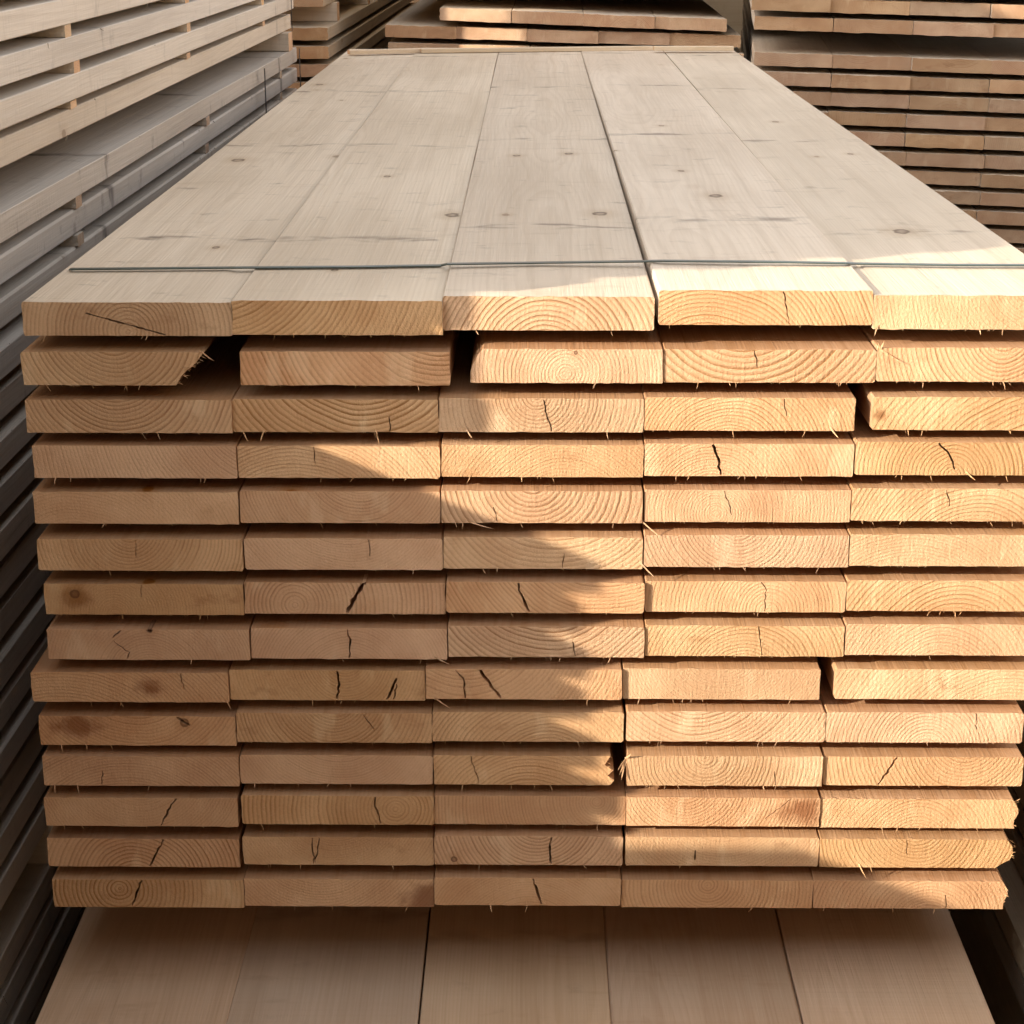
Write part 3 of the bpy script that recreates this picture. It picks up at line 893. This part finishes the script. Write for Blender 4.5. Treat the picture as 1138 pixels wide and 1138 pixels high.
# neighbour on the right
NX = .632
stack((NX, 1.6), rad(.3), ZC - 1.286, 2, 2, 3.6, 'board hidden inside the right base bundle', 'boards of the right base bundle', face=(.5, 1.2, .5), seed=51,
      visible=lambda l, c: 'dark board edge on top of the right base bundle' if (l, c) == (0, 0) else None)
stack((NX + .035, 1.75), rad(.3), ZC - .92, 7, 2, 3.4, 'board hidden in the right bundle', 'boards of the right bundle', face=(.48, 1.3, .5), seed=52, jit=.008,
      visible=lambda l, c: f'dark board edge right of the front stack, {ORD[l+1]} layer from top' if c == 0 and l > 0 else None)

beams(NX + .04, 1.7, 3.4, 2, 6, .2, ZC - 1.286 - 2 * .0545 - .004, 'squared beam under the right base bundle', 'beams under the right base bundle')

# ------------------------------------------------------------------ straps
def ribbon(name, pts, w, t, mat, widthdir):
    """flat band along a polyline; widthdir = direction of its width"""
    bm = bmesh.new()
    n = len(pts); W = Vector(widthdir).normalized() * w / 2
    rings = []
    for i, p in enumerate(pts):
        p = Vector(p)
        d = (Vector(pts[min(n - 1, i + 1)]) - Vector(pts[max(0, i - 1)])).normalized()
        nn = d.cross(W).normalized() * t
        rings.append([bm.verts.new(p - W), bm.verts.new(p + W), bm.verts.new(p + W + nn), bm.verts.new(p - W + nn)])
    for a, b in zip(rings, rings[1:]):
        for k in range(4):
            bm.faces.new((a[k], a[(k + 1) % 4], b[(k + 1) % 4], b[k]))
    bm.faces.new(rings[0][::-1]); bm.faces.new(rings[-1])
    bmesh.ops.recalc_face_normals(bm, faces=bm.faces[:])
    me = bpy.data.meshes.new(name); bm.to_mesh(me); bm.free()
    return link(name, me, [mat])


def on_top(px, py, z):
    d = RM @ Vector(((px - 569) / 2074, -(py - 569) / 2074, -1.0))
    k = (z - ZC) / d.z
    return Vector((d.x * k, d.y * k, z))


zt = [at((a + b) / 2, y, YF).z + BT + .0022 for a, b, y in ROWS[0]]
pts = [(at(62, 1000, YF).x - .008, 2.17, zr14 + .02), (at(30, 600, YF).x - .012, 2.17, zt[0] - .2), on_top(76, 300, zt[0] - .012) + Vector((-.004, 0, 0)), on_top(80, 299.5, zt[0])]
for px, py, z in ((150, 299, zt[0]), (255, 298, zt[0]), (262, 298, zt[1]), (400, 297, zt[1]), (490, 295.5, zt[1]), (497, 294, zt[2] + .001), (600, 292.5, zt[2]), (712, 291, zt[2] + .003), (735, 290.5, zt[3]), (850, 291.5, zt[3] + .001),
                  (940, 293, zt[3]), (952, 293.5, zt[4]), (1060, 295, zt[4])):
    pts.append(on_top(px, py, z))
e = pts[-1]
xr = at(1203, 350, YF).x + .004
pts += [Vector((xr, e.y, zt[4])), Vector((xr + .006, e.y, zt[4] - .006)), Vector((xr + .004, e.y, zt[4] - .3)), Vector((at(1135, 1000, YF).x + .01, e.y, zr14 + .02))]
tag(ribbon('strap', pts, .0095, .0012, STRAP, (0, 1, 0)), 'grey-green plastic strap drawn tight across the top of the front stack', 'strap')

# dark bands on the left bundles
def side_band(d, y, z0, z1, label, w=.014):
    x = lx(d, y)
    o = ribbon('strap', [(x + .003, y, z1), (x + .0035, y + .002, (z0 + z1) / 2), (x + .003, y, z0)], w, .001, WIRE, (0, 1, 0))
    tag(o, label, 'strap', 'bands round the left bundles')
yb1 = (.717 * 2074 / (630 - 290) - .42 * .314) / .949
yb2 = (.717 * 2074 / (630 - 329) - .42 * .314) / .949
side_band(.708, yb1, ZLB + .2, ZL + .002, 'dark vertical band on the lower left bundle, the nearer one')
side_band(.708, yb2, ZLB + .2, ZL + .002, 'dark vertical band on the lower left bundle, under the timber bearer')
side_band(.722, yb2 - .02, ZE, ZU, 'thin dark band near the far end of upper left bundle', .008)

# laths lying across the far end of the front stack
rng = random.Random(5)
for k, (xa, ya, xb, yb2_, lab) in enumerate(((386, 59, 467, 57, 'pale lath lying across the far left corner of the front stack'),
                                           (467, 57.5, 724, 54.5, 'longest pale lath lying across the far end of the front stack'),
                                           (726, 57.5, 814, 57.5, 'short pale lath lying across the far right end of front stack'))):
    z = ZC - .418 + (0, .0, .0)[k]
    za = max(zt) + .0
    a = on_top(xa, ya, zt[0] + .003); b = on_top(xb, yb2_, zt[0] + .003)
    Ln = (b - a).length
    a.y = min(a.y, 5.38); b.y = min(b.y, 5.38)
    o = link('lath', lath_mesh(Ln, .030, .011, k))
    ang = math.atan2(b.y - a.y, b.x - a.x)
    o.location = (a.x, a.y, zt[0] + .001 if k == 0 else zt[k + 1] - .006)
    o.rotation_euler = (0, 0, ang - rad(90))
    wood_props(o, rng, face=(1.08, 1.2, .1))
    tag(o, lab, 'lath', 'laths lying on the far end of the front stack')

# ------------------------------------------------------------------ light
AZ, EL = rad(60), rad(19.8)      # light travels (sin AZ, cos AZ) over the ground
ld = Vector((math.sin(AZ) * math.cos(EL), math.cos(AZ) * math.cos(EL), -math.sin(EL)))
sun = bpy.data.lights.new('sun', 'SUN')
sun.energy = 2.2
sun.angle = rad(0.7)
sun.color = (1.0, 0.87, 0.69)
so = bpy.data.objects.new('sun', sun)
COL.objects.link(so)
so.rotation_euler = ld.to_track_quat('-Z', 'Y').to_euler()
so.location = (-6, -4, 6)

w = bpy.data.worlds.new('World')
S.world = w
w.use_nodes = True
nt = w.node_tree
bg = nt.nodes['Background']
sky = nt.nodes.new('ShaderNodeTexSky')
sky.sky_type = 'NISHITA'
sky.sun_disc = False
sky.sun_elevation = EL
sd = -ld
sky.sun_rotation = math.atan2(sd.x, sd.y)
sky.dust_density = 2.0
hs = nt.nodes.new('ShaderNodeHueSaturation')
hs.inputs['Saturation'].default_value = 0.17
nt.links.new(sky.outputs[0], hs.inputs['Color'])
nt.links.new(hs.outputs[0], bg.inputs['Color'])
bg.inputs['Strength'].default_value = 0.15

S.view_settings.view_transform = 'Standard'
S.view_settings.look = 'None'
S.view_settings.exposure = 1.90
S.view_settings.gamma = 1.0
S.view_settings.use_curve_mapping = False
S.cycles.max_bounces = 8
S.cycles.diffuse_bounces = 5
